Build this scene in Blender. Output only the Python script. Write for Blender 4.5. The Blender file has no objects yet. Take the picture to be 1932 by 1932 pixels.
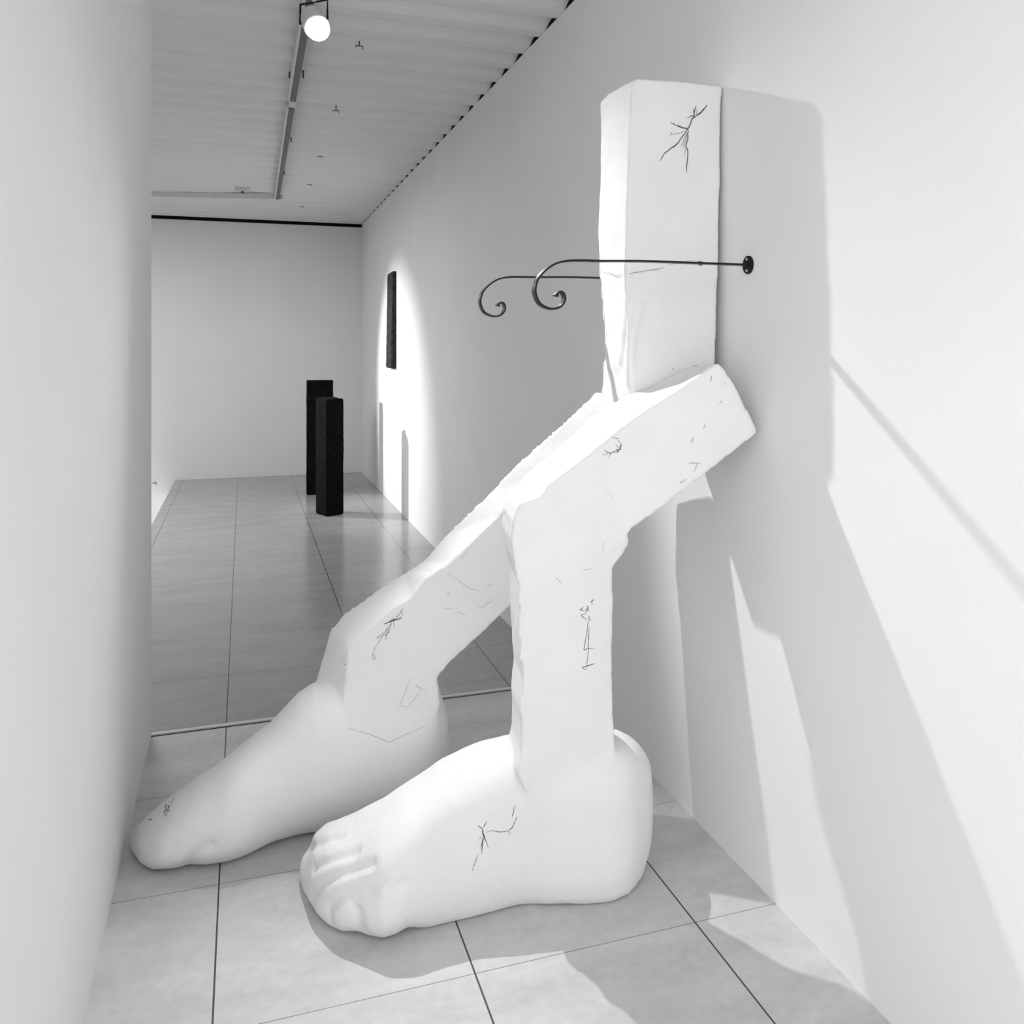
import bpy, bmesh, math, random
from mathutils import Vector, noise
from mathutils.bvhtree import BVHTree

# ------------------------------------------------------------------ camera, world, lights, exposure
scene = bpy.context.scene
COL = scene.collection
F, CX, HV, H = 1713.0, 1060.0, 659.0, 1.53          # focal length (px), principal point (px), eye height (m)
AL = math.atan(600.0 / 1713.0)                       # the camera is turned this far to the right of the corridor
S, C = math.sin(AL), math.cos(AL)

cam_data = bpy.data.cameras.new('camera')
cam = bpy.data.objects.new('camera', cam_data)
COL.objects.link(cam)
cam.location = (0, 0, H)
cam.rotation_euler = (math.pi / 2, 0, -AL)
cam_data.sensor_width = 36.0
cam_data.lens = F * 36.0 / 1932.0
cam_data.shift_x = (966.0 - CX) / 1932.0
cam_data.shift_y = -(966.0 - HV) / 1932.0
cam_data.clip_start = 0.02
scene.camera = cam

scene.view_settings.view_transform = 'Standard'
scene.view_settings.look = 'None'
scene.view_settings.gamma = 1.0
scene.view_settings.exposure = 0.0
scene.view_settings.use_curve_mapping = False

world = bpy.data.worlds.new('world')
scene.world = world
world.use_nodes = True
world.node_tree.nodes['Background'].inputs[0].default_value = (1, 1, 1, 1)
world.node_tree.nodes['Background'].inputs[1].default_value = 1.92


def lamp(name, kind, loc, target, energy, **kw):
    d = bpy.data.lights.new(name, kind)
    d.energy = energy
    for k, v in kw.items():
        setattr(d, k, v)
    o = bpy.data.objects.new(name, d)
    COL.objects.link(o)
    o.location = loc
    o.rotation_euler = (Vector(target) - Vector(loc)).to_track_quat('-Z', 'Y').to_euler()
    return o


SPOT = Vector((0.283, 3.787, 2.823))                 # the lit track spotlight
AIM = Vector((0.22, -0.68, -0.70)).normalized()
key = lamp('spot_key', 'POINT', SPOT + AIM * 0.055, SPOT + AIM, 210.0, shadow_soft_size=0.018)


def shape_beam(light, axis, wide, full, cut0, cut1):
    """the lamp's photometric distribution: brightest along `axis`, cut off by the rear rim of its reflector"""
    light.use_nodes = True
    nt = light.node_tree
    N, L = nt.nodes, nt.links
    em = [n for n in N if n.type == 'EMISSION'][0]
    geo = N.new('ShaderNodeNewGeometry')
    dot = N.new('ShaderNodeVectorMath'); dot.operation = 'DOT_PRODUCT'
    dot.inputs[1].default_value = axis
    L.new(geo.outputs['Incoming'], dot.inputs[0])
    m1 = N.new('ShaderNodeMapRange'); m1.interpolation_type = 'LINEAR'
    m1.inputs['From Min'].default_value = wide; m1.inputs['From Max'].default_value = full
    L.new(dot.outputs['Value'], m1.inputs['Value'])
    sq = N.new('ShaderNodeMath'); sq.operation = 'POWER'; sq.inputs[1].default_value = 2.5
    L.new(m1.outputs['Result'], sq.inputs[0])
    sep = N.new('ShaderNodeSeparateXYZ'); L.new(geo.outputs['Incoming'], sep.inputs[0])
    m2 = N.new('ShaderNodeMapRange'); m2.interpolation_type = 'SMOOTHSTEP'
    m2.inputs['From Min'].default_value = cut0; m2.inputs['From Max'].default_value = cut1
    L.new(sep.outputs['Y'], m2.inputs['Value'])
    mu = N.new('ShaderNodeMath'); mu.operation = 'MULTIPLY'
    L.new(sq.outputs[0], mu.inputs[0]); L.new(m2.outputs['Result'], mu.inputs[1])
    L.new(mu.outputs[0], em.inputs['Strength'])


shape_beam(key.data, Vector((0.20, -0.62, -0.76)).normalized(), 0.66, 0.97, -0.26, -0.42)
lamp('spot_far', 'SPOT', (-2.75, 10.75, 2.98), (1.385, 8.72, 0.95), 1200.0,
     spot_size=math.radians(36), spot_blend=0.75, shadow_soft_size=0.03)
lamp('far_fill_light', 'AREA', (-1.65, 8.0, 2.95), (-1.65, 8.0, 0), 88.0, shape='RECTANGLE', size=1.6, size_y=3.0)  # unseen fill light, added to brighten the far part


# ------------------------------------------------------------------ picture geometry
def ray(u, v):
    r = (u - CX) / F
    return (r * C + S, -r * S + C, (HV - v) / F)


def at_y(u, v, Y):
    d = ray(u, v); t = Y / d[1]
    return Vector((d[0] * t, Y, H + d[2] * t))


def at_x(u, v, X):
    d = ray(u, v); t = X / d[0]
    return Vector((X, d[1] * t, H + d[2] * t))


def at_z(u, v, Z=0.0):
    d = ray(u, v); t = (Z - H) / d[2]
    return Vector((d[0] * t, d[1] * t, Z))


# ------------------------------------------------------------------ materials
def new_mat(name):
    m = bpy.data.materials.new(name)
    m.use_nodes = True
    nt = m.node_tree
    return m, nt, nt.nodes['Principled BSDF']


def grey(v):
    return (v, v, v, 1.0)


def mottled(name, lo, hi, scale=6.0, rough=0.8, bump=0.0, bscale=60.0, metal=0.0, detail=6.0, spec=0.5):
    m, nt, b = new_mat(name)
    N, L = nt.nodes, nt.links
    tc = N.new('ShaderNodeTexCoord')
    n = N.new('ShaderNodeTexNoise'); n.inputs['Scale'].default_value = scale; n.inputs['Detail'].default_value = detail
    r = N.new('ShaderNodeValToRGB')
    r.color_ramp.elements[0].position = 0.3; r.color_ramp.elements[0].color = grey(lo)
    r.color_ramp.elements[1].position = 0.7; r.color_ramp.elements[1].color = grey(hi)
    L.new(tc.outputs['Object'], n.inputs['Vector']); L.new(n.outputs['Fac'], r.inputs['Fac'])
    L.new(r.outputs['Color'], b.inputs['Base Color'])
    b.inputs['Roughness'].default_value = rough
    b.inputs['Metallic'].default_value = metal
    b.inputs['Specular IOR Level'].default_value = spec
    if bump:
        n2 = N.new('ShaderNodeTexNoise'); n2.inputs['Scale'].default_value = bscale; n2.inputs['Detail'].default_value = 4
        bp = N.new('ShaderNodeBump'); bp.inputs['Strength'].default_value = bump; bp.inputs['Distance'].default_value = 0.004
        L.new(tc.outputs['Object'], n2.inputs['Vector']); L.new(n2.outputs['Fac'], bp.inputs['Height'])
        L.new(bp.outputs['Normal'], b.inputs['Normal'])
    return m


M_WALL = mottled('white_wall_paint', 0.80, 0.83, 2.0, 0.85, 0.08, 120, spec=0.2)
M_CEIL = mottled('painted_metal_deck', 0.74, 0.78, 1.5, 0.7, 0.0)
M_PLASTER = mottled('white_plaster', 0.80, 0.84, 5.0, 0.9, 0.25, 90, spec=0.2)
M_FOOT = mottled('white_plaster_grainy', 0.80, 0.84, 5.0, 0.9, 0.45, 220, spec=0.2)
M_BLACK = mottled('charred_wood', 0.003, 0.007, 14.0, 0.9, 0.4, 40, spec=0.05)
M_CHAR = mottled('charcoal', 0.05, 0.16, 90.0, 0.95)
M_PALE = mottled('pale_pencil', 0.42, 0.55, 90.0, 0.95)
M_IRON = mottled('dark_iron', 0.005, 0.009, 20.0, 0.36, 0.1, 80, metal=0.0, spec=0.28)
M_DARKMETAL = mottled('blackened_metal', 0.008, 0.012, 20.0, 0.6, spec=0.15)
M_PLANK = mottled('charred_plank_wood', 0.012, 0.05, 22.0, 0.85, 0.4, 40, spec=0.1)
M_STEEL = mottled('steel', 0.55, 0.65, 30.0, 0.4, metal=0.8)
M_WIRE = mottled('thin_wire', 0.22, 0.40, 60.0, 0.5, metal=0.4)
M_TRACKDARK = mottled('grey_track', 0.10, 0.14, 10.0, 0.5)
M_TRACKWHITE = mottled('white_track', 0.62, 0.66, 10.0, 0.5)
M_GAPSHADE = mottled('black_gap_shade', 0.006, 0.009, 5.0, 0.9, spec=0.1)  # black standing in for the shade in gaps and under the nosing
M_CLIP = mottled('dark_clip', 0.05, 0.07, 20.0, 0.6)
M_NOSING = mottled('pale_nosing', 0.62, 0.70, 9.0, 0.45)


def floor_mat(name, lo, hi, rough, y_off):
    m, nt, b = new_mat(name)
    N, L = nt.nodes, nt.links
    tc = N.new('ShaderNodeTexCoord')
    sep = N.new('ShaderNodeSeparateXYZ'); L.new(tc.outputs['Object'], sep.inputs[0])

    def mth(op, a, bb=None):
        n = N.new('ShaderNodeMath'); n.operation = op
        for i, q in enumerate((a, bb)):
            if q is None: continue
            if isinstance(q, (int, float)): n.inputs[i].default_value = q
            else: L.new(q, n.inputs[i])
        return n.outputs[0]

    def line(coord, off, pitch, half):
        t = mth('SUBTRACT', coord, off)
        t = mth('DIVIDE', t, pitch)
        t = mth('ADD', t, 100.5)
        t = mth('FRACT', t)
        t = mth('SUBTRACT', t, 0.5)
        t = mth('ABSOLUTE', t)
        return mth('LESS_THAN', t, half / pitch)

    def cell(coord, off, pitch):
        return mth('FLOOR', mth('ADD', mth('DIVIDE', mth('SUBTRACT', coord, off), pitch), 100.0))

    gx = line(sep.outputs[0], -0.067, 0.602, 0.0022)
    gy = line(sep.outputs[1], y_off, 0.605, 0.0012)
    g = mth('MAXIMUM', gx, mth('MULTIPLY', gy, 0.75))
    comb = N.new('ShaderNodeCombineXYZ')
    L.new(cell(sep.outputs[0], -0.067, 0.602), comb.inputs[0]); L.new(cell(sep.outputs[1], y_off, 0.605), comb.inputs[1])
    wn = N.new('ShaderNodeTexWhiteNoise'); L.new(comb.outputs[0], wn.inputs['Vector'])
    # stretched cloudy streaks in the stone
    mp = N.new('ShaderNodeMapping'); mp.inputs['Scale'].default_value = (0.8, 2.0, 1.0)
    L.new(tc.outputs['Object'], mp.inputs['Vector'])
    n1 = N.new('ShaderNodeTexNoise'); n1.inputs['Scale'].default_value = 2.6; n1.inputs['Detail'].default_value = 7; n1.inputs['Roughness'].default_value = 0.62
    L.new(mp.outputs[0], n1.inputs['Vector'])
    n2 = N.new('ShaderNodeTexNoise'); n2.inputs['Scale'].default_value = 34.0; n2.inputs['Detail'].default_value = 5
    L.new(tc.outputs['Object'], n2.inputs['Vector'])
    f = mth('ADD', mth('MULTIPLY', n1.outputs['Fac'], 0.72), mth('MULTIPLY', n2.outputs['Fac'], 0.28))
    f = mth('ADD', f, mth('MULTIPLY', mth('SUBTRACT', wn.outputs['Value'], 0.5), 0.06))
    r = N.new('ShaderNodeValToRGB')
    r.color_ramp.elements[0].position = 0.32; r.color_ramp.elements[0].color = grey(lo)
    r.color_ramp.elements[1].position = 0.66; r.color_ramp.elements[1].color = grey(hi)
    L.new(f, r.inputs['Fac'])
    # a few dark scuffs
    vor = N.new('ShaderNodeTexNoise'); vor.inputs['Scale'].default_value = 9.0; vor.inputs['Detail'].default_value = 3
    L.new(mp.outputs[0], vor.inputs['Vector'])
    sc = mth('MULTIPLY', mth('GREATER_THAN', vor.outputs['Fac'], 0.755), 0.3)
    mix = N.new('ShaderNodeMix'); mix.data_type = 'RGBA'
    L.new(mth('MAXIMUM', g, sc), mix.inputs['Factor'])
    L.new(r.outputs['Color'], mix.inputs['A']); mix.inputs['B'].default_value = grey(0.03)
    L.new(mix.outputs['Result'], b.inputs['Base Color'])
    rr = mth('ADD', mth('MULTIPLY', n1.outputs['Fac'], 0.16), rough)
    L.new(rr, b.inputs['Roughness'])
    return m


M_FLOOR = floor_mat('stone_tiles', 0.46, 0.64, 0.36, 2.170)
M_FLOORFAR = floor_mat('polished_stone_tiles', 0.29, 0.38, 0.10, 4.530)


# ------------------------------------------------------------------ helpers
def link(name, me, mat, parent=None, smooth=False):
    o = bpy.data.objects.new(name, me)
    COL.objects.link(o)
    if mat: me.materials.append(mat)
    if parent:
        bpy.context.view_layer.update()
        me.transform(parent.matrix_world.inverted())
        o.parent = parent
    if smooth:
        me.polygons.foreach_set('use_smooth', [True] * len(me.polygons))
    me.update()
    return o


def from_bm(name, bm, mat, parent=None, smooth=False):
    bmesh.ops.recalc_face_normals(bm, faces=bm.faces[:])
    me = bpy.data.meshes.new(name)
    bm.to_mesh(me); bm.free()
    return link(name, me, mat, parent, smooth)


def thing(name, label, cat, loc, group=None):
    o = bpy.data.objects.new(name, None)
    COL.objects.link(o)
    o.location = loc
    o.empty_display_size = 0.1
    o['label'] = label; o['category'] = cat
    if group: o['group'] = group
    bpy.context.view_layer.update()
    return o


def tag(o, label, cat, group=None):
    o['label'] = label; o['category'] = cat
    if group: o['group'] = group
    return o


def structure(name, bm, mat, smooth=False):
    o = from_bm(name, bm, mat, None, smooth)
    o['kind'] = 'structure'
    return o


def box(bm, lo, hi):
    vs = [bm.verts.new((x, y, z)) for x in (lo[0], hi[0]) for y in (lo[1], hi[1]) for z in (lo[2], hi[2])]
    for f in ((0, 1, 3, 2), (4, 6, 7, 5), (0, 4, 5, 1), (2, 3, 7, 6), (0, 2, 6, 4), (1, 5, 7, 3)):
        bm.faces.new([vs[i] for i in f])
    return bm


def tube(bm, pts, r, n=6, ry=None, ends=True):
    """sweep a round section of radius r (number or list) along pts"""
    pts = [Vector(p) for p in pts]
    rs = r if isinstance(r, (list, tuple)) else [r] * len(pts)
    rings = []
    ref = None
    for i, p in enumerate(pts):
        a = pts[max(i - 1, 0)]; b = pts[min(i + 1, len(pts) - 1)]
        t = (b - a)
        if t.length < 1e-9: t = Vector((0, 0, 1))
        t.normalize()
        if ref is None:
            ref = Vector((0, 1, 0)) if abs(t.y) < 0.9 else Vector((1, 0, 0))
        u = (ref - t * ref.dot(t)).normalized()
        w = t.cross(u)
        ref = u
        rings.append([bm.verts.new(p + (u * math.cos(2 * math.pi * k / n) + w * math.sin(2 * math.pi * k / n)) * rs[i]) for k in range(n)])
    for a, b in zip(rings, rings[1:]):
        for k in range(n):
            bm.faces.new((a[k], a[(k + 1) % n], b[(k + 1) % n], b[k]))
    if ends:
        bm.faces.new(rings[0][::-1]); bm.faces.new(rings[-1])
    return bm


def disc(bm, c, axis, r, depth, n=32):
    """a short solid cylinder from c along axis"""
    axis = Vector(axis).normalized()
    return tube(bm, [Vector(c), Vector(c) + axis * depth], r, n)


def remeshed(bm, voxel, smooth_it, amp, seed=0.0, chip=0.0):
    """fuse a closed shape into a fine even skin, soften it, and roughen it like hand-worked plaster"""
    bmesh.ops.triangulate(bm, faces=bm.faces[:])
    bmesh.ops.recalc_face_normals(bm, faces=bm.faces[:])
    me = bpy.data.meshes.new('tmp')
    bm.to_mesh(me); bm.free()
    o = bpy.data.objects.new('tmp', me)
    COL.objects.link(o)
    md = o.modifiers.new('r', 'REMESH'); md.mode = 'VOXEL'; md.voxel_size = voxel
    sm = o.modifiers.new('s', 'SMOOTH'); sm.iterations = smooth_it; sm.factor = 0.5
    dg = bpy.context.evaluated_depsgraph_get()
    out = bpy.data.meshes.new_from_object(o.evaluated_get(dg))
    bpy.data.objects.remove(o); bpy.data.meshes.remove(me)
    if amp or chip:
        roughen(out, amp, seed, chip)
    return out


def roughen(me, amp, seed=0.0, chip=0.0):
    b = bmesh.new(); b.from_mesh(me); b.normal_update()
    off = Vector((seed * 7.3, seed * 3.1, seed * 5.7))
    for v in b.verts:
        p = v.co + off
        k = noise.noise(p * 9) * 1.0 + noise.noise(p * 24) * 0.5 + noise.noise(p * 60) * 0.22
        d = k * amp
        if chip:
            # worn arrises: where the skin bends hard, bite pieces out of it
            q = v.calc_shell_factor()
            if q > 1.03:
                d -= chip * max(0.0, noise.noise(p * 38) + 0.35 * noise.noise(p * 90)) * min(1.0, (q - 1.03) * 7)
        v.co += v.normal * d
    b.to_mesh(me); b.free()


def loft(secs):
    """closed beam through a row of four-cornered sections"""
    bm = bmesh.new()
    rows = [[bm.verts.new(p) for p in q] for q in secs]
    for a, b in zip(rows, rows[1:]):
        for k in range(4):
            bm.faces.new((a[k], a[(k + 1) % 4], b[(k + 1) % 4], b[k]))
    bm.faces.new(rows[0][::-1]); bm.faces.new(rows[-1])
    return bm


def fuse(bms):
    out = bmesh.new()
    for b in bms:
        bmesh.ops.triangulate(b, faces=b.faces[:])
        bmesh.ops.recalc_face_normals(b, faces=b.faces[:])
        me = bpy.data.meshes.new('tmp'); b.to_mesh(me); b.free()
        out.from_mesh(me); bpy.data.meshes.remove(me)
    return out


def split_parts(me, classify, names, mats, parent):
    """cut one continuous skin into its named parts, keeping the surface unbroken where they meet"""
    nor = [v.normal.copy() for v in me.vertices]
    res = []
    which = [classify(p.center) for p in me.polygons]
    for k, nm in enumerate(names):
        idx, verts, faces, ns = {}, [], [], []
        for p, w in zip(me.polygons, which):
            if w != k: continue
            f = []
            for vi in p.vertices:
                if vi not in idx:
                    idx[vi] = len(verts); verts.append(me.vertices[vi].co.copy()); ns.append(nor[vi])
                f.append(idx[vi])
            faces.append(f)
        m2 = bpy.data.meshes.new(nm)
        m2.from_pydata(verts, [], faces)
        o = link(nm, m2, mats[k], parent, True)
        m2.normals_split_custom_set_from_vertices(ns)
        res.append(o)
    return res


def prism(front, back):
    bm = bmesh.new()
    f = [bm.verts.new(p) for p in front]; k = [bm.verts.new(p) for p in back]
    n = len(f)
    bm.faces.new(f); bm.faces.new(k[::-1])
    for i in range(n):
        bm.faces.new((f[i], k[i], k[(i + 1) % n], f[(i + 1) % n]))
    return bm


def lerp_table(tab, u):
    """smooth monotone-ish interpolation through (u, value) rows"""
    if u <= tab[0][0]: return tab[0][1]
    if u >= tab[-1][0]: return tab[-1][1]
    for (a, x), (b, y) in zip(tab, tab[1:]):
        if a <= u <= b:
            return x + (y - x) * (u - a) / (b - a)


def foot_mesh(top, bot, centre, half, power, slide, n_cols=120, n_sec=64):
    """A rounded foot: upright cross-sections, each a superellipse of depth `half` standing at depth `centre`,
    sized so that its upper and lower limits are those seen for that direction."""
    u0, u1 = top[0][0], top[-1][0]
    bm = bmesh.new()
    cols = []
    for i in range(n_cols + 1):
        w = (1 - math.cos(math.pi * i / n_cols)) / 2
        w = 0.6 * w + 0.4 * i / n_cols
        u = u0 + (u1 - u0) * w
        vt, vb = lerp_table(top, u), lerp_table(bot, u)
        a = lerp_table(half, u); n = lerp_table(power, u)
        e = min(u - u0, u1 - u) / (u1 - u0)
        q = min(1.0, max(e, 0.0) / 0.13)
        a *= math.sqrt(1.0 - (1.0 - q) ** 2)
        a = max(a, 0.004)
        if vb - vt < 2.0:
            m = (vb + vt) / 2; vt, vb = m - 1, m + 1
        cs = []
        for k in range(n_sec):
            th = 2 * math.pi * k / n_sec
            c, s = math.cos(th), math.sin(th)
            cs.append((math.copysign(abs(c) ** (2 / n), c), math.copysign(abs(s) ** (2 / n), s)))
        cols.append([u, vt, vb, a, cs, lerp_table(centre, u)])

    def solve(col):
        u, vt, vb, a, cs, tc = col
        zt = H + (HV - vt) / F * tc; zb = H + (HV - vb) / F * tc
        zc, b = (zt + zb) / 2, (zt - zb) / 2
        for it in range(60):
            el = [(zc + b * s - H) / (tc + a * c) for c, s in cs]
            et, eb = (HV - vt) / F - max(el), (HV - vb) / F - min(el)
            zc += (et + eb) / 2 * tc * 0.8; b = max(b + (et - eb) / 2 * tc * 0.8, 0.0015)
        return zc, b

    # slide each section towards or away from the eye until its sole just rests on the floor, then even the shifts out
    shift = []
    for col in cols:
        t0, dt = col[5], 0.0
        for _ in range(8):
            col[5] = t0 + dt
            zc, b = solve(col)
            if zc - b < -0.002: dt -= 0.018
            else: break
        shift.append(max(dt, -lerp_table(slide, col[0]))); col[5] = t0
    for _ in range(6):
        shift = [(shift[max(i - 1, 0)] + 2 * shift[i] + shift[min(i + 1, n_cols)]) / 4 for i in range(n_cols + 1)]
    rings = []
    for col, dt in zip(cols, shift):
        col[5] += dt
        zc, b = solve(col)
        u, vt, vb, a, cs, tc = col
        hv = ray(u, 0)
        rings.append([bm.verts.new((hv[0] * (tc + a * c), hv[1] * (tc + a * c), max(zc + b * s, 0.0))) for c, s in cs])
    for p, q in zip(rings, rings[1:]):
        for k in range(n_sec):
            bm.faces.new((p[k], p[(k + 1) % n_sec], q[(k + 1) % n_sec], q[k]))
    bm.faces.new(rings[0][::-1]); bm.faces.new(rings[-1])
    return bm


def bvh_of(objs):
    bpy.context.view_layer.update()
    verts, polys = [], []
    for o in objs:
        base = len(verts)
        mw = o.matrix_world
        verts += [mw @ v.co for v in o.data.vertices]
        polys += [[base + i for i in p.vertices] for p in o.data.polygons]
    return BVHTree.FromPolygons(verts, polys)


def hit(bvh, u, v):
    d = Vector(ray(u, v)).normalized()
    loc, nor, idx, dist = bvh.ray_cast(Vector((0, 0, H)), d)
    if loc is None: return None, None
    if nor.dot(d) > 0: nor = -nor
    return loc, nor


def relax(me, where, times):
    """soften only one region of a skin"""
    b = bmesh.new(); b.from_mesh(me)
    vs = [v for v in b.verts if where(v.co)]
    for _ in range(times):
        bmesh.ops.smooth_vert(b, verts=vs, factor=0.5, use_axis_x=True, use_axis_y=True, use_axis_z=True)
    b.to_mesh(me); b.free()


def groove(me, paths, depth, width):
    """press soft creases into a skin along short 3D polylines"""
    segs = []
    for p in paths:
        segs += list(zip(p, p[1:]))
    b = bmesh.new(); b.from_mesh(me); b.normal_update()
    for v in b.verts:
        best = 9.0; wgt = 1
        for a, c in segs:
            ab = c - a
            t = max(0.0, min(1.0, (v.co - a).dot(ab) / ab.length_squared))
            d = (v.co - (a + ab * t)).length
            if d < best: best = d
        if best < width * 3:
            v.co -= v.normal * depth * math.exp(-(best / width) ** 2)
    b.to_mesh(me); b.free()


def scribble(name, bvh, strokes, mat, parent, r_scale=1.0):
    """marks drawn on the plaster: each stroke is a thin raised line lying on the surface"""
    bm = bmesh.new()
    for width, pts in strokes:
        dense = []
        for (a, b) in zip(pts, pts[1:]):
            k = max(2, int(math.hypot(b[0] - a[0], b[1] - a[1]) / 3))
            dense += [(a[0] + (b[0] - a[0]) * i / k, a[1] + (b[1] - a[1]) * i / k) for i in range(k)]
        dense.append(pts[-1])
        line, rad = [], []
        for j, (u, v) in enumerate(dense):
            p, nn = hit(bvh, u + random.uniform(-.5, .5), v + random.uniform(-.5, .5))
            if p is None: continue
            line.append(p + nn * 0.0004)
            s = math.sin(math.pi * min(1, max(0.08, j / max(1, len(dense) - 1)))) ** 0.4 if len(dense) > 2 else 1
            rad.append(max(0.0004, width * r_scale * (0.45 + 0.55 * s) * random.uniform(0.55, 1.2)))
        if len(line) > 1:
            tube(bm, line, rad, 5)
    return from_bm(name, bm, mat, parent, True)


def marks(name, bvh, strokes, mat, parent):
    for st in strokes:
        scribble(name, bvh, [st], mat, parent)


random.seed(4)
XR, XL, YF, ZC, YT = 1.385, -0.346, 11.48, 3.08, 3.935

# ------------------------------------------------------------------ the setting
structure('floor', box(bmesh.new(), (-4.6, -2.0, -0.2), (XR + 0.02, YT, 0.0)), M_FLOOR)
structure('floor_far', box(bmesh.new(), (-0.755, YT, -0.2), (XR + 0.02, YF, 0.004)), M_FLOORFAR)
structure('floor_lower', box(bmesh.new(), (-5.2, YT, -2.2), (-0.755, YF + 0.1, -2.0)), M_FLOOR)
structure('wall_right', box(bmesh.new(), (XR, -2.0, -0.2), (XR + 0.2, YF + 0.2, ZC)), M_WALL)
structure('wall_far', box(bmesh.new(), (-5.2, YF, -2.2), (XR + 0.01, YF + 0.2, ZC + 0.25)), M_WALL)
structure('wall_light_stop', box(bmesh.new(), (-5.2, YT - 0.2, -2.2), (-0.74, YT, ZC + 0.25)), M_WALL)  # unseen wall added to keep sky light from leaking into the far part
structure('wall_stairwell', box(bmesh.new(), (-5.2, YT, -2.2), (-5.0, YF, ZC + 0.25)), M_WALL)

# the left wall: a long panel and a narrow end panel with a hairline joint between them
YJ = at_x(188, 900, XL).y
structure('wall_left', box(bmesh.new(), (-0.75, 1.3, -0.2), (XL, YJ - 0.001, ZC + 0.1)), M_WALL)
b = box(bmesh.new(), (-0.75, YJ + 0.0008, -2.2), (XL, YT, ZC + 0.1))
box(b, (-0.72, YJ - 0.003, -0.2), (XL - 0.004, YJ + 0.003, ZC + 0.1))
structure('wall_left_end', b, M_WALL)

# ribbed metal-deck ceiling, ribs running across the corridor
PITCH, DEEP = 0.2705, 0.030
bm = bmesh.new()
prof = []
y = 7.458 - PITCH * 30
while y < YF - 0.02:
    for k in range(10):
        f = k / 10.0
        dz = 0.0 if f < 0.3 else DEEP * (0.5 - 0.5 * math.cos(2 * math.pi * (f - 0.3) / 0.7)) ** 0.8
        if 0.4 < y + f * PITCH < YF - 0.02: prof.append((y + f * PITCH, ZC + 0.002 + dz))
    y += PITCH
prof.append((YF - 0.02, ZC + 0.002))
for x0, x1 in ((-5.2, XR + 0.16),):
    a = [bm.verts.new((x0, p[0], p[1])) for p in prof]; c = [bm.verts.new((x1, p[0], p[1])) for p in prof]
    a2 = [bm.verts.new((x0, p[0], ZC + 0.2)) for p in prof]; c2 = [bm.verts.new((x1, p[0], ZC + 0.2)) for p in prof]
    for i in range(len(prof) - 1):
        bm.faces.new((a[i], c[i], c[i + 1], a[i + 1])); bm.faces.new((a2[i], a2[i + 1], c2[i + 1], c2[i]))
        bm.faces.new((a[i], a[i + 1], a2[i + 1], a2[i])); bm.faces.new((c[i], c2[i], c2[i + 1], c[i + 1]))
    bm.faces.new((a[0], a2[0], c2[0], c[0])); bm.faces.new((a[-1], c[-1], c2[-1], a2[-1]))
structure('ceiling', bm, M_CEIL)
# black strips painting shade: shadow gap at far wall, dark void above right wall
bm = bmesh.new()
za, zb_ = ZC + 0.075, ZC + 0.045
pf = [(-5.2, za - 0.01), (XR, zb_ + 0.028), (XR, ZC + 0.2), (-5.2, ZC + 0.2)]
structure('gap_shade_far', box(bmesh.new(), (-5.2, YF - 0.016, ZC - 0.036), (XR, YF + 0.0, ZC + 0.004)), M_GAPSHADE)
structure('gap_shade_right', box(bmesh.new(), (XR + 0.004, 0.4, ZC), (XR + 0.24, YF, ZC + 0.19)), M_GAPSHADE)
bm.free()
# raised edge of the far floor
structure('trim_3', box(bmesh.new(), (-0.36, YT - 0.012, 0.0), (XR, YT + 0.010, 0.0065)), M_NOSING)

structure('nosing_shade_line', box(bmesh.new(), (XL, YT - 0.018, 0.0), (XR, YT - 0.012, 0.0008)), M_GAPSHADE)  # thin black strip painting the shadow line under the nosing


# ------------------------------------------------------------------ sculpture: leg with the upright shin (in front)
def yplane(pts):
    return [at_y(u, v, Y) for u, v, Y in pts]


def front_y(u, v):
    """depth of the flat camera-side face of the front leg: nearly upright shin, thigh swinging a little forward"""
    w = max(0.0, min(1.0, (1100.0 - v) / 100.0))
    return 2.35 - 0.035 * max(0.0, min(1.0, (1500.0 - v) / 550.0)) - 0.09 * max(0.0, (u - 980.0) / 450.0) * w


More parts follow.
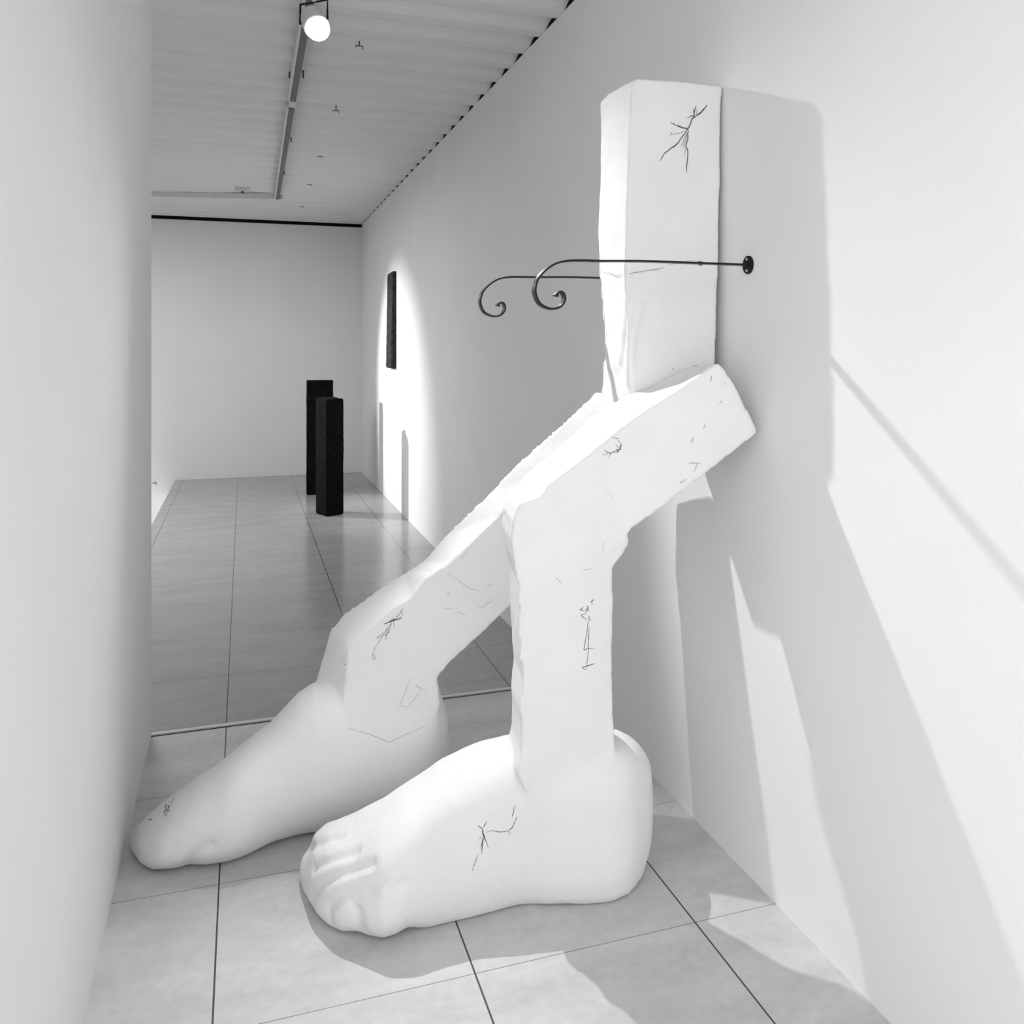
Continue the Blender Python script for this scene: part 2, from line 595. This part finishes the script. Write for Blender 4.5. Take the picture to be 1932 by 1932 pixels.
def leg_front():
    t = thing('leg_sculpture', 'giant white plaster leg in front, upright shin, thigh beam leaning on the wall',
              'sculpture', (0.75, 2.45, 0.0))
    # foot
    top = [(565, 1649), (567, 1628), (569, 1618), (583, 1595), (593, 1572), (616, 1554), (666, 1535), (721, 1506), (767, 1475), (791, 1461),
           (829, 1434), (872, 1412), (911, 1396), (961, 1385), (1060, 1384), (1120, 1378), (1159, 1374), (1186, 1383), (1210, 1405),
           (1225, 1428), (1231, 1452), (1233.5, 1514)]
    bot = [(565, 1651), (573, 1684), (597, 1723), (620, 1746), (647, 1758), (674, 1757), (694, 1764), (721, 1769), (748, 1762), (767, 1750),
           (829, 1751.5), (861, 1748), (899, 1739), (938, 1723), (981, 1706), (1047, 1705), (1101, 1708), (1156, 1702), (1187, 1688),
           (1210, 1657), (1223, 1622), (1231, 1580), (1233.5, 1516)]
    centre = [(565, 2.60), (640, 2.55), (720, 2.53), (860, 2.58), (1000, 2.62), (1100, 2.63), (1234, 2.66)]
    half = [(565, 0.15), (720, 0.185), (860, 0.185), (1000, 0.16), (1100, 0.15), (1234, 0.15)]
    power = [(565, 2.2), (700, 2.6), (860, 2.8), (960, 3.0), (1060, 3.8), (1150, 3.6), (1234, 2.6)]
    foot = foot_mesh(top, bot, centre, half, power, [(565, 0.05), (760, 0.05), (850, 0.0), (1000, 0.0), (1060, 0.02), (1234, 0.02)])
    # shin: an upright squared post
    pix = [(979, 952), (1120, 900), (1194, 985), (1184, 1006), (1188, 1024), (1178, 1045), (1157, 1072), (1156, 1274), (1159, 1350), (1162, 1435),
           (1110, 1560), (1012, 1600), (1003, 1520), (976, 1462), (985, 1426), (985, 1372), (982, 1346), (989, 1287), (985, 1252), (981, 1180), (980, 1100), (968, 1050), (964, 1020), (967, 988)]
    fr = [at_y(u, v, front_y(u, v)) for u, v in pix]
    bk = [Vector((p.x + (0.035 if (i == 0 or i >= 11) else -0.008), p.y + 0.22, p.z)) for i, p in enumerate(fr)]
    shin = prism(fr, bk)
    # thigh: squared beam from the knee up to the wall
    pix = [(967, 985), (979, 953), (1020, 937), (1035, 915), (1119, 853), (1169, 810), (1228, 769), (1281, 735), (1346, 689), (1355, 685), (1365, 692), (1396, 741), (1430, 811),
           (1427, 820), (1302, 918), (1253, 956), (1194, 996), (1150, 1045), (1010, 1045)]
    fr = [at_y(u, v, front_y(u, v)) for u, v in pix]
    bk = []
    for i, p in enumerate(fr):
        x, y = p.x + (0.03 if i in (0, 1, 18) else 0.0), p.y + 0.22
        if x > 1.04: y = min(y, 2.446) if i < 13 else min(y, 2.49)
        dz = {4: 0.012, 5: 0.024, 6: 0.024, 8: -0.02, 9: -0.02, 10: -0.01}.get(i, 0.0)
        bk.append(Vector((min(x, 1.378), y, p.z + dz)))
    me = remeshed(fuse([foot, shin, prism(fr, bk)]), 0.0065, 4, 0.0)
    bv = BVHTree.FromPolygons([v.co.copy() for v in me.vertices], [list(p.vertices) for p in me.polygons])
    gs = []
    for line in ([(566, 1660), (590, 1640), (625, 1622), (670, 1608)], [(584, 1700), (600, 1672), (640, 1650), (700, 1630)],
                 [(622, 1742), (618, 1712), (648, 1686), (720, 1662)], [(684, 1758), (672, 1720), (660, 1702), (690, 1690), (760, 1668)],
                 [(577, 1604), (600, 1592), (640, 1578)]):
        p = [hit(bv, u + 1.5, v)[0] for u, v in line]
        gs.append([q for q in p if q is not None])
    groove(me, gs, 0.010, 0.015)
    relax(me, lambda c: 0.03 < c.z < 0.40 and c.y < 2.56 and c.x > 0.72, 50)
    roughen(me, 0.0022, 2.0, 0.009)
    o, sh, th = split_parts(me, lambda c: 0 if c.z < 0.412 - max(0.0, 0.80 - c.x) * 0.1 else (1 if c.z < 1.02 else 2), ('foot', 'shin', 'thigh'),
                            (M_FOOT, M_PLASTER, M_PLASTER), t)
    bv = bvh_of([o, sh, th])
    k = 0.0011
    scribble('charcoal_drawing', bv, [
        (k, [(1168, 846), (1172, 838), (1172, 845), (1166, 852), (1160, 854)]), (k * .7, [(1154, 825), (1166, 828), (1172, 838), (1171, 845)]),
        (k * 1.3, [(1171, 846), (1163, 849)]), (k, [(1165, 849), (1152, 855), (1143, 852), (1141, 848)]), (k * .8, [(1147, 855), (1137, 860)]),
        (k * .7, [(1155, 853), (1147, 863)]), (k * .7, [(1161, 838), (1166, 844)]), (k, [(1166, 848), (1165, 854)])], M_CHAR, th)
    scribble('charcoal_drawing', bv, [
        (k, [(1121, 1130), (1115, 1135), (1118, 1139)]), (k, [(1094, 1150), (1101, 1145)]), (k, [(1093, 1150), (1106, 1153)]),
        (k * 1.4, [(1107, 1143), (1110, 1148), (1106, 1149), (1112, 1153)]), (k * .8, [(1108, 1152), (1104, 1158), (1096, 1160), (1100, 1165), (1107, 1169)]),
        (k, [(1111, 1162), (1111, 1166), (1114, 1171)]), (k * .8, [(1110, 1166), (1107, 1195), (1101, 1227), (1108, 1224), (1122, 1223)]),
        (k * .8, [(1111, 1182), (1110, 1225), (1107, 1256)]), (k, [(1098, 1258), (1106, 1257), (1116, 1254), (1122, 1251)]), (k, [(1099, 1258), (1101, 1262), (1108, 1263)])],
        M_CHAR, sh)
    scribble('charcoal_drawing', bv, [
        (k, [(902, 1557), (910, 1564), (913, 1575), (921, 1599)]), (k, [(919, 1550), (911, 1562)]), (k * 1.3, [(910, 1562), (911, 1572), (914, 1580)]),
        (k, [(914, 1578), (910, 1592), (909, 1611)]), (k * .7, [(908, 1580), (904, 1583)]), (k * .7, [(902, 1611), (891, 1643)]), (k * .7, [(918, 1570), (928, 1567), (945, 1570), (958, 1567)]),
        (k, [(958, 1569), (966, 1562), (973, 1546), (975, 1540)]), (k, [(971, 1521), (969, 1532), (966, 1542)]), (k * .7, [(962, 1570), (960, 1575)]),
        (k * .8, [(913, 1573), (907, 1600)])], M_CHAR, o)
    k = 0.0007
    marks('pencil_mark', bv, [(k, [(1309, 890), (1316, 874)]), (k, [(1303, 833), (1309, 826)]), (k, [(1298, 874), (1320, 874)]), (k, [(1340, 720), (1343, 708)]),
        (k, [(1357, 762), (1362, 756)]), (k, [(1327, 808), (1331, 800)]), (k, [(1306, 836), (1308, 830)]), (k, [(1283, 911), (1294, 904)]), (k, [(1366, 722), (1369, 726)])], M_CHAR, th)
    marks('pencil_mark', bv, [(k, [(1115, 1072), (1108, 1076), (1100, 1074)]), (k, [(1048, 1088), (1061, 1103)]), (k, [(1138, 1022), (1137, 1040)])], M_PALE, sh)
    return t, [o, sh, th]


LEG_A, A_PARTS = leg_front()


# ------------------------------------------------------------------ sculpture: leg with the slanting shin (behind)
def leg_behind():
    t = thing('leg_sculpture', 'giant white plaster leg behind, slanting shin, tall upright block against the wall',
              'sculpture', (0.45, 3.0, 0.0))
    top = [(244.5, 1588), (246, 1575), (254, 1564), (283, 1535), (327, 1498), (370, 1466), (406, 1444), (475, 1390), (512, 1361), (544, 1325), (562, 1306),
           (593, 1287), (640, 1290), (720, 1300), (790, 1295), (815, 1285), (826, 1283), (829, 1304), (839, 1330), (845, 1352), (847.5, 1400)]
    bot = [(244.5, 1590), (247, 1604), (265, 1629), (287, 1642), (309, 1640), (334, 1638), (356, 1631), (388, 1632), (432, 1625), (468, 1611), (512, 1589),
           (562, 1575), (598, 1570), (660, 1570), (730, 1568), (780, 1556), (815, 1530), (835, 1495), (845, 1450), (847.5, 1402)]
    centre = [(244, 2.78), (300, 2.775), (430, 2.82), (560, 2.90), (700, 2.98), (847, 3.05)]
    half = [(244, 0.11), (300, 0.125), (430, 0.15), (600, 0.155), (847, 0.14)]
    power = [(244, 2.1), (847, 2.2)]
    foot = foot_mesh(top, bot, centre, half, power, [(244, 0.04), (450, 0.04), (540, 0.0), (847, 0.0)])
    # shin: broken squared beam rising to the right and towards the wall; ankle end faceted
    ft = [(664, 1219, 2.948), (741, 1148, 2.94), (776, 1130, 2.935), (805, 1091, 2.93), (848, 1063, 2.91), (943, 973, 2.87), (1010, 907, 2.83), (1100, 815, 2.77), (1145, 772, 2.74), (1190, 764, 2.68)]
    fb = [(826, 1280, 2.92), (846, 1254, 2.915), (885, 1218, 2.90), (924, 1182, 2.89), (968, 1139, 2.86), (1035, 1075, 2.82), (1100, 1012, 2.78), (1180, 945, 2.72), (1205, 915, 2.71), (1245, 852, 2.66)]
    bt = [(643, 1162, 3.15), (711, 1113, 3.12), (763, 1080, 3.10), (800, 1057, 3.08), (838, 1012, 3.05), (924, 928, 2.96), (986, 863, 2.91), (1076, 785, 2.83), (1123, 738, 2.80), (1180, 745, 2.76)]
    secs = []
    for A, B, D in zip(yplane(ft), yplane(fb), yplane(bt)):
        E_ = Vector((B.x, B.y + 0.23, B.z))
        for q in (A, B, D, E_): q.x = min(q.x, 1.37)
        secs.append((A, B, E_, D))
    shin = loft(secs)
    # faceted ankle block under it
    fr = yplane([(658, 1224, 2.95), (760, 1180, 2.935), (826, 1280, 2.92), (832, 1330, 2.92), (820, 1366, 2.92), (770, 1385, 2.92), (735, 1400, 2.915), (660, 1374, 2.92), (642, 1360, 2.925), (650, 1300, 2.94)])
    bk = [Vector((p.x, p.y + 0.22, p.z)) for p in fr]
    bk[0] = at_y(622, 1190, 3.155); bk[1] = at_y(648, 1158, 3.15); bk[9] = at_y(595, 1285, 3.10); bk[8] = at_y(597, 1309, 3.08); bk[7] = at_y(625, 1345, 3.08)
    ankle = prism(fr, bk)
    # thigh: upright squared block whose left arris is worn and folded
    yf, yb = 2.455, 2.70
    fl = [(1200, 148), (1192, 165), (1187, 260), (1185, 345), (1181, 442), (1179, 520), (1182, 600), (1186, 660), (1190, 724), (1195, 800)]
    bl = [(1150, 176), (1131, 195), (1133, 236), (1133, 327), (1127, 440), (1133, 520), (1139, 579), (1144, 635), (1140, 701), (1132, 790)]
    fr = [at_y(u, v, yf) for u, v in fl] + [at_y(u, v, yf) for u, v in [(1345, 800), (1350, 684), (1355, 525), (1359, 337), (1362.5, 161), (1290, 154)]]
    bk = [at_y(u, v, yb) for u, v in bl]
    for p in fr[10:]:
        bk.append(Vector((min(p.x, 1.38), yb, p.z)))
    block_face = [p.copy() for p in fr]
    me = remeshed(fuse([foot, shin, ankle, prism(fr, bk)]), 0.0065, 4, 0.0)
    bv = BVHTree.FromPolygons([v.co.copy() for v in me.vertices], [list(p.vertices) for p in me.polygons])
    p = [hit(bv, u, v)[0] for u, v in [(357, 1630), (362, 1618), (374, 1606), (396, 1596)]]
    groove(me, [[q for q in p if q is not None]], 0.008, 0.018)
    # folds in the worn left side
    p = [hit(bv, u, v)[0] for u, v in [(1196, 560), (1186, 600), (1177, 650), (1172, 690)]]
    q = [hit(bv, u, v)[0] for u, v in [(1206, 575), (1196, 620), (1188, 665), (1186, 720)]]
    groove(me, [p], 0.008, 0.018)
    groove(me, [q], -0.008, 0.014)
    roughen(me, 0.0022, 6.0, 0.008)

    def part(c):
        if c.z < 0.27 + max(0.0, (0.42 - c.x)) * 0.55 and c.z < 0.42: return 0
        if c.z > 1.36 or (c.z > 1.22 and c.x > 1.06): return 2
        return 1
    fo, sh, th = split_parts(me, part, ('foot', 'shin', 'thigh'), (M_FOOT, M_PLASTER, M_PLASTER), t)
    bv = bvh_of([fo, sh, th])
    k = 0.0013
    scribble('charcoal_drawing', bv, [
        (k * 1.7, [(1333, 198), (1331, 203), (1322, 212), (1318, 216), (1312, 219), (1306, 224)]), (k, [(1313, 201), (1310, 212), (1309, 222)]), (k, [(1309, 205), (1309, 220)]),
        (k * 2.0, [(1303, 218), (1311, 221), (1305, 225)]), (k, [(1296, 223), (1304, 219)]), (k * 1.9, [(1306, 222), (1303, 233), (1300, 240), (1297, 244)]),
        (k * 1.6, [(1265, 231), (1274, 236), (1286, 240), (1297, 244)]), (k * 1.3, [(1276, 237), (1290, 243)]), (k * 1.8, [(1294, 240), (1299, 245)]),
        (k * 1.5, [(1297, 244), (1288, 257), (1278, 271), (1268, 279), (1253, 290), (1246, 303)]), (k * 1.4, [(1298, 246), (1298, 260), (1294, 275), (1298, 288), (1296, 306), (1295, 325)]),
        (k * .6, [(1291, 248), (1282, 251), (1268, 254), (1262, 257)]), (k * 1.6, [(1266, 251), (1268, 252)]), (k * .5, [(1296, 250), (1284, 278)]), (k * .5, [(1296, 252), (1288, 276)]),
        (k * .5, [(1295, 275), (1291, 296)]), (k * .5, [(1297, 250), (1290, 282)]), (k * 1.5, [(1278, 271), (1266, 280)]), (k * .7, [(1313, 206), (1314, 216)])], M_CHAR, th)
    k = 0.0010
    scribble('charcoal_drawing', bv, [
        (k, [(761, 1148), (750, 1163), (738, 1173)]), (k * 1.6, [(725, 1177), (740, 1170), (758, 1167)]), (k * 1.4, [(733, 1174), (752, 1168)]), (k, [(742, 1165), (744, 1184)]),
        (k * .6, [(757, 1152), (761, 1158), (757, 1164), (748, 1168)]), (k, [(739, 1176), (730, 1196), (728, 1207)]), (k, [(732, 1188), (710, 1205)]), (k * .9, [(736, 1192), (718, 1203)]),
        (k * .8, [(720, 1203), (708, 1222), (703, 1235), (704, 1243), (708, 1244), (709, 1238), (705, 1236)]), (k * .7, [(738, 1175), (724, 1196)])], M_CHAR, sh)
    marks('pencil_mark', bv, [(k * 1.3, [(650, 1252), (651, 1255)])], M_CHAR, sh)
    scribble('charcoal_drawing', bv, [
        (k, [(328, 1507), (321, 1520), (314, 1529), (309, 1535)]), (k * 1.3, [(313, 1517), (312, 1530), (319, 1528), (311, 1541)]), (k, [(310, 1525), (318, 1519), (320, 1530)]),
        (k, [(309, 1530), (312, 1540)])], M_CHAR, fo)
    marks('pencil_mark', bv, [(k, [(281, 1546), (287, 1545), (283, 1549)])], M_CHAR, fo)
    k = 0.0008
    marks('pencil_mark', bv, [
        (k, [(849, 1076), (845, 1081), (853, 1089), (864, 1092), (874, 1103), (888, 1111), (905, 1115)]), (k, [(918, 1107), (931, 1101)]), (k, [(844, 1117), (849, 1119), (846, 1125), (843, 1120)]),
        (k, [(838, 1148), (857, 1149)]), (k, [(863, 1154), (880, 1161)]), (k, [(901, 1142), (910, 1147), (916, 1141), (925, 1136), (930, 1130)]), (k, [(880, 1042), (868, 1056)]),
        (k, [(775, 1278), (757, 1325), (754, 1332), (768, 1334), (795, 1303), (784, 1292), (806, 1305)]), (k * 1.3, [(660, 1375), (700, 1386), (734, 1401), (760, 1388), (800, 1371)])], M_PALE, sh)
    marks('pencil_mark', bv, [(k, [(1268, 695), (1272, 699)]), (k, [(1292, 686), (1294, 687)]), (k, [(1308, 691), (1316, 689)])], M_CHAR, th)
    return t, [fo, sh, th]


LEG_B, B_PARTS = leg_behind()


# ------------------------------------------------------------------ iron scroll brackets
def bar_sweep(bm, pts, wid, thick):
    """flat bar: width along Y, thickness in the plane of the scroll"""
    rings = []
    for i, p in enumerate(pts):
        a = pts[max(i - 1, 0)]; b = pts[min(i + 1, len(pts) - 1)]
        t = (b - a).normalized()
        nrm = Vector((-t.z, 0, t.x))
        th = thick[i] / 2
        ch = min(th, wid / 2) * 0.35
        sec = [(-wid / 2, -th + ch), (-wid / 2 + ch, -th), (wid / 2 - ch, -th), (wid / 2, -th + ch), (wid / 2, th - ch), (wid / 2 - ch, th), (-wid / 2 + ch, th), (-wid / 2, th - ch)]
        rings.append([bm.verts.new(p + Vector((0, s0, 0)) + nrm * s1) for s0, s1 in sec])
    for a, b in zip(rings, rings[1:]):
        for k in range(8):
            bm.faces.new((a[k], a[(k + 1) % 8], b[(k + 1) % 8], b[k]))
    bm.faces.new(rings[0][::-1]); bm.faces.new(rings[-1])


def smooth_path(pts, n=6):
    out = []
    P = [pts[0]] + pts + [pts[-1]]
    for i in range(1, len(P) - 2):
        p0, p1, p2, p3 = P[i - 1], P[i], P[i + 1], P[i + 2]
        for k in range(n):
            t = k / n
            out.append(0.5 * ((2 * p1) + (p2 - p0) * t + (2 * p0 - 5 * p1 + 4 * p2 - p3) * t * t + (3 * p1 - p0 - 3 * p2 + p3) * t ** 3))
    out.append(pts[-1])
    return out


mount = at_x(1413, 500, XR)
YR, ZR = mount.y, mount.z


def scroll_bracket():
    t = thing('scroll_bracket', 'black iron scroll in front of the upright block, round wall plate in view', 'bracket',
              (XR, YR, ZR), 'iron scroll brackets holding the upright block')
    pix = [(1134.7, 491.8), (1105, 491), (1074, 491.5), (1051, 496.5), (1032, 508), (1018, 523), (1012, 537.6), (1011, 551.6), (1015.5, 565.6), (1023, 575), (1035, 581),
           (1046, 582.5), (1057, 579.3), (1064, 572), (1067, 562.5), (1064, 553), (1058, 550), (1053, 553), (1051, 558)]
    pts = [at_y(u, v, YR - 0.013) + Vector((0, 0.013, 0)) for u, v in pix]
    path = smooth_path([Vector((XR, YR, ZR)), Vector((1.2, YR, ZR)), Vector((1.05, YR, ZR))] + pts, 7)
    n = len(path)
    th = [0.0052] * n
    for i in range(n):
        if i > n - 8: th[i] = 0.0052 + 0.009 * (i - (n - 8)) / 7
    bm = bmesh.new(); bar_sweep(bm, path, 0.028, th)
    from_bm('scroll_bar', bm, M_IRON, t)
    bm = bmesh.new()
    tube(bm, [(XR - 0.007, YR, ZR), (XR - 0.0055, YR, ZR), (XR, YR, ZR)], [0.024, 0.0265, 0.0265], 40)
    pl = from_bm('wall_plate', bm, M_DARKMETAL, t)
    for s in (1, -1):
        bm = bmesh.new()
        c = Vector((XR - 0.007, YR, ZR + s * 0.0165))
        tube(bm, [c + Vector((-0.0022, 0, 0)), c + Vector((-0.0016, 0, 0)), c], [0.0026, 0.0042, 0.0044], 16)
        from_bm('screw', bm, M_STEEL, pl)
    return t


def copy_tree(o, parent=None):
    c = o.copy(); COL.objects.link(c)
    if parent: c.parent = parent
    for ch in list(o.children): copy_tree(ch, c)
    return c


br = scroll_bracket()
br2 = copy_tree(br)
br2.location = (XR, YR + 0.592, ZR)
bpy.context.view_layer.update()
br2['label'] = 'black iron scroll farther back, its wall end hidden behind the upright block'

# thin wire tied round the front scroll bar and trailing over the block
bvB = bvh_of(B_PARTS)
bm = bmesh.new()
k0 = at_y(1322, 497, YR)
loop = [k0 + Vector((0.004 * math.sin(3.1 * i) + 0.00035 * (i - 12), 0.0105 * math.cos(i * 1.05), 0.0065 * math.sin(i * 1.05))) for i in range(26)]
tube(bm, smooth_path(loop, 3), 0.0006, 5)
tail = [k0 + Vector((-0.006, -0.009, 0.003))] + [at_y(u, v, YR + 0.02) for u, v in [(1308, 491.5), (1296, 493)]] + [at_y(1280, 496.5, YR + 0.05)]
for u, v in [(1262, 500), (1245, 507), (1225, 510), (1205, 513), (1188, 516), (1170, 519), (1160, 518), (1150, 514), (1140, 515)]:
    p, nn = hit(bvB, u, v)
    if p is not None: tail.append(p + nn * 0.004)
tube(bm, smooth_path(tail, 5), 0.0006, 5)
tube(bm, smooth_path([p + Vector((0, 0.0, 0.0012 * math.sin(i * 2.1))) for i, p in enumerate(tail[5:])], 5), 0.0004, 5)
tag(from_bm('tie_wire', bm, M_WIRE, None, True), 'thin twisted wire knotted on the front scroll bar and trailing across the upright block', 'wire')


# ------------------------------------------------------------------ charred blocks at the far end
def charred(name, label, cat, corners_front, corners_back, seed, mat=None):
    me = remeshed(prism(corners_front, corners_back), 0.012, 1, 0.003, seed, 0.012)
    return tag(link(name, me, mat or M_BLACK, None, True), label, cat)


def pillar(quad, h, label, seed):
    bot = [Vector((x, y, 0.0)) for x, y in quad]
    topq = [Vector((x, y, hh)) for (x, y), hh in zip(quad, h)]
    for p in bot: p.z = 0.004
    o = charred('charred_pillar', label, 'pillar', bot, topq, seed)
    o['group'] = 'charred wooden pillars on the far floor'
    return o


p1 = [Vector((0.627, 8.71)), Vector((0.711, 8.511)), Vector((0.875, 8.594)), Vector((0.79, 8.80))]
pillar([(q.x, q.y) for q in p1], (1.085, 1.075, 1.075, 1.085), 'charred black pillar nearer the camera, shorter and turned cornerwise', 11.0)
p2 = [Vector((0.617, 9.845)), Vector((0.885, 9.80)), Vector((0.905, 10.03)), Vector((0.635, 10.07))]
pillar([(q.x, q.y) for q in p2], (1.205, 1.205, 1.20, 1.20), 'charred black pillar farther back, taller and squared to the room', 12.0)

# plank on the wall: its near edge is dark, its face leans out a little from the wall
zt, zb2 = 2.285, 1.345
pl_front = [Vector((XR - 0.052, 8.77, zb2)), Vector((XR - 0.002, 8.77, zb2)), Vector((XR - 0.002, 8.77, zt)), Vector((XR - 0.036, 8.77, zt))]
pl_back = [Vector((XR - 0.052, 9.12, zb2)), Vector((XR - 0.002, 9.12, zb2)), Vector((XR - 0.002, 9.12, zt)), Vector((XR - 0.036, 9.12, zt - 0.01))]
charred('charred_plank', 'charred black plank hanging on the right wall in a bright pool of light', 'plank', pl_front, pl_back, 13.0, M_PLANK)

# ------------------------------------------------------------------ ceiling track and lamp
ZT = 3.03
ta = at_z(523.7, 376.6, ZT); tb = at_z(574.2, 69.9, ZT); tj = at_z(551.5, 199, ZT)
dirv = (ta - tb).normalized()
side = Vector((-dirv.y, dirv.x, 0))
t_near = tb - dirv * 0.62
track = thing('lighting_track', 'grey lighting track along the ceiling, turning left before the far wall', 'lighting track', (tj.x, tj.y, ZC))


def rail(p, q, half, z0, z1, name, mat, parent, shift=0.0):
    d = (q - p).normalized(); s = Vector((-d.y, d.x, 0))
    fr = [p + s * (half + shift), p - s * (half - shift)]
    bm = bmesh.new()
    vs = []
    for base in (p, q):
        for sg in (1, -1):
            for z in (z0, z1):
                w = base + s * (sg * half + shift); vs.append(bm.verts.new((w.x, w.y, z)))
    for f in ((0, 1, 3, 2), (4, 6, 7, 5), (0, 4, 5, 1), (2, 3, 7, 6), (0, 2, 6, 4), (1, 5, 7, 3)):
        bm.faces.new([vs[i] for i in f])
    return from_bm(name, bm, mat, parent)


for p, q in ((t_near, tj - dirv * 0.09), (tj + dirv * 0.09, ta)):
    rl = rail(p, q, 0.016, ZT, ZC, 'rail', M_TRACKDARK, track)
    rail(p, q, 0.006, ZT - 0.001, ZC, 'rail_lip', M_TRACKWHITE, rl, 0.024)
rail(tj - dirv * 0.07, tj + dirv * 0.07, 0.02, ZT + 0.004, ZC, 'joint', M_TRACKWHITE, track)
te = at_z(290, 371.5, ZT)
td = (te - ta).normalized()
rail(ta - td * 0.05, ta + td * 3.6, 0.02, ZT + 0.003, ZC, 'cross_rail', M_TRACKWHITE, track)
for (u, v) in ((572, 147), (546, 147), (549, 268), (534, 268), (536, 330), (525, 328)):
    c = at_z(u, v, ZT + 0.02)
    bm = bmesh.new(); box(bm, c - Vector((0.004, 0.011, 0.0)), c + Vector((0.004, 0.011, 0.04)))
    from_bm('clip', bm, M_CLIP, track)
c = at_z(457.5, 363, ZT)
bm = bmesh.new(); box(bm, (c.x - 0.012, c.y - 0.012, ZT - 0.01), (c.x + 0.012, c.y + 0.012, ZC))
from_bm('clip', bm, M_CLIP, track)
bm = bmesh.new(); box(bm, (c.x - 0.07, c.y - 0.02, ZT + 0.01), (c.x + 0.07, c.y + 0.05, ZC))
from_bm('feed_box', bm, M_TRACKWHITE, track)

# the lit spotlight
sp = thing('track_spotlight', 'lit round spotlight hanging under the ceiling track', 'spotlight', SPOT + Vector((0, 0, 0.2)))
back = -AIM
# lens: round glowing glass (emission is the lamp itself)
m, nt, bs = new_mat('lit_lamp_glass')
bs.inputs['Base Color'].default_value = grey(0.9)
bs.inputs['Emission Color'].default_value = (1, 1, 1, 1)
bs.inputs['Emission Strength'].default_value = 14.0
M_GLOW = m
bm = bmesh.new()
bmesh.ops.create_uvsphere(bm, u_segments=32, v_segments=20, radius=0.046)
for v in bm.verts: v.co = v.co + SPOT
from_bm('lamp_glass', bm, M_GLOW, sp, True)
bm = bmesh.new()
tube(bm, [SPOT + back * 0.012, SPOT + back * 0.016, SPOT + back * 0.10, SPOT + back * 0.115], [0.050, 0.053, 0.050, 0.03], 28)
from_bm('lamp_housing', bm, M_TRACKWHITE, sp, False)
hp = SPOT + back * 0.06
bm = bmesh.new()
ys = Vector((0, 1, 0)).cross(back).normalized()
up = Vector((hp.x, hp.y, ZC - 0.02))
tube(bm, [hp + ys * 0.056, hp + ys * 0.056 + Vector((0, 0, 0.08)), hp - ys * 0.056 + Vector((0, 0, 0.08)), hp - ys * 0.056], 0.005, 8)
from_bm('yoke', bm, M_DARKMETAL, sp)
bm = bmesh.new()
tube(bm, [hp + Vector((0, 0, 0.08)), Vector((hp.x, hp.y, ZC))], 0.008, 12)
from_bm('stem', bm, M_TRACKWHITE, sp)

# small hooks in a line along the ceiling
hk = [(678, 86, 'hook nearest the camera'), (634, 208, 'second hook from the camera'), (604, 295, 'middle hook of the line'), (584, 348, 'fourth hook from the camera'), (570, 390, 'hook nearest the far wall')]
proto = None
for i, (u, v, txt) in enumerate(hk):
    p = at_z(u, v, ZC - 0.003)
    if proto is None:
        bm = bmesh.new()
        box(bm, (-0.019, -0.003, -0.004), (0.019, 0.003, 0.000))
        box(bm, (-0.019, -0.003, -0.012), (-0.016, 0.003, -0.003)); box(bm, (0.016, -0.003, -0.018), (0.019, 0.003, -0.003)); box(bm, (-0.003, -0.002, -0.002), (0.003, 0.002, 0.034))
        o = from_bm('ceiling_hook', bm, M_CLIP); proto = o
    else:
        o = proto.copy(); COL.objects.link(o)
    o.location = p
    tag(o, 'small dark ceiling hook right of the lighting track, ' + txt, 'hook', 'small hooks along the ceiling')

# little pin on the far wall beside the floor edge
p = at_y(294, 911, YF)
bm = bmesh.new()
tube(bm, [(p.x, YF + 0.0, p.z), (p.x, YF - 0.03, p.z)], 0.008, 12)
tube(bm, [(p.x - 0.30, YF - 0.004, p.z - 0.004), (p.x, YF - 0.004, p.z)], 0.0025, 6)
tag(from_bm('wall_pin', bm, M_CLIP), 'tiny dark pin low on the far wall beside the left floor edge', 'pin')
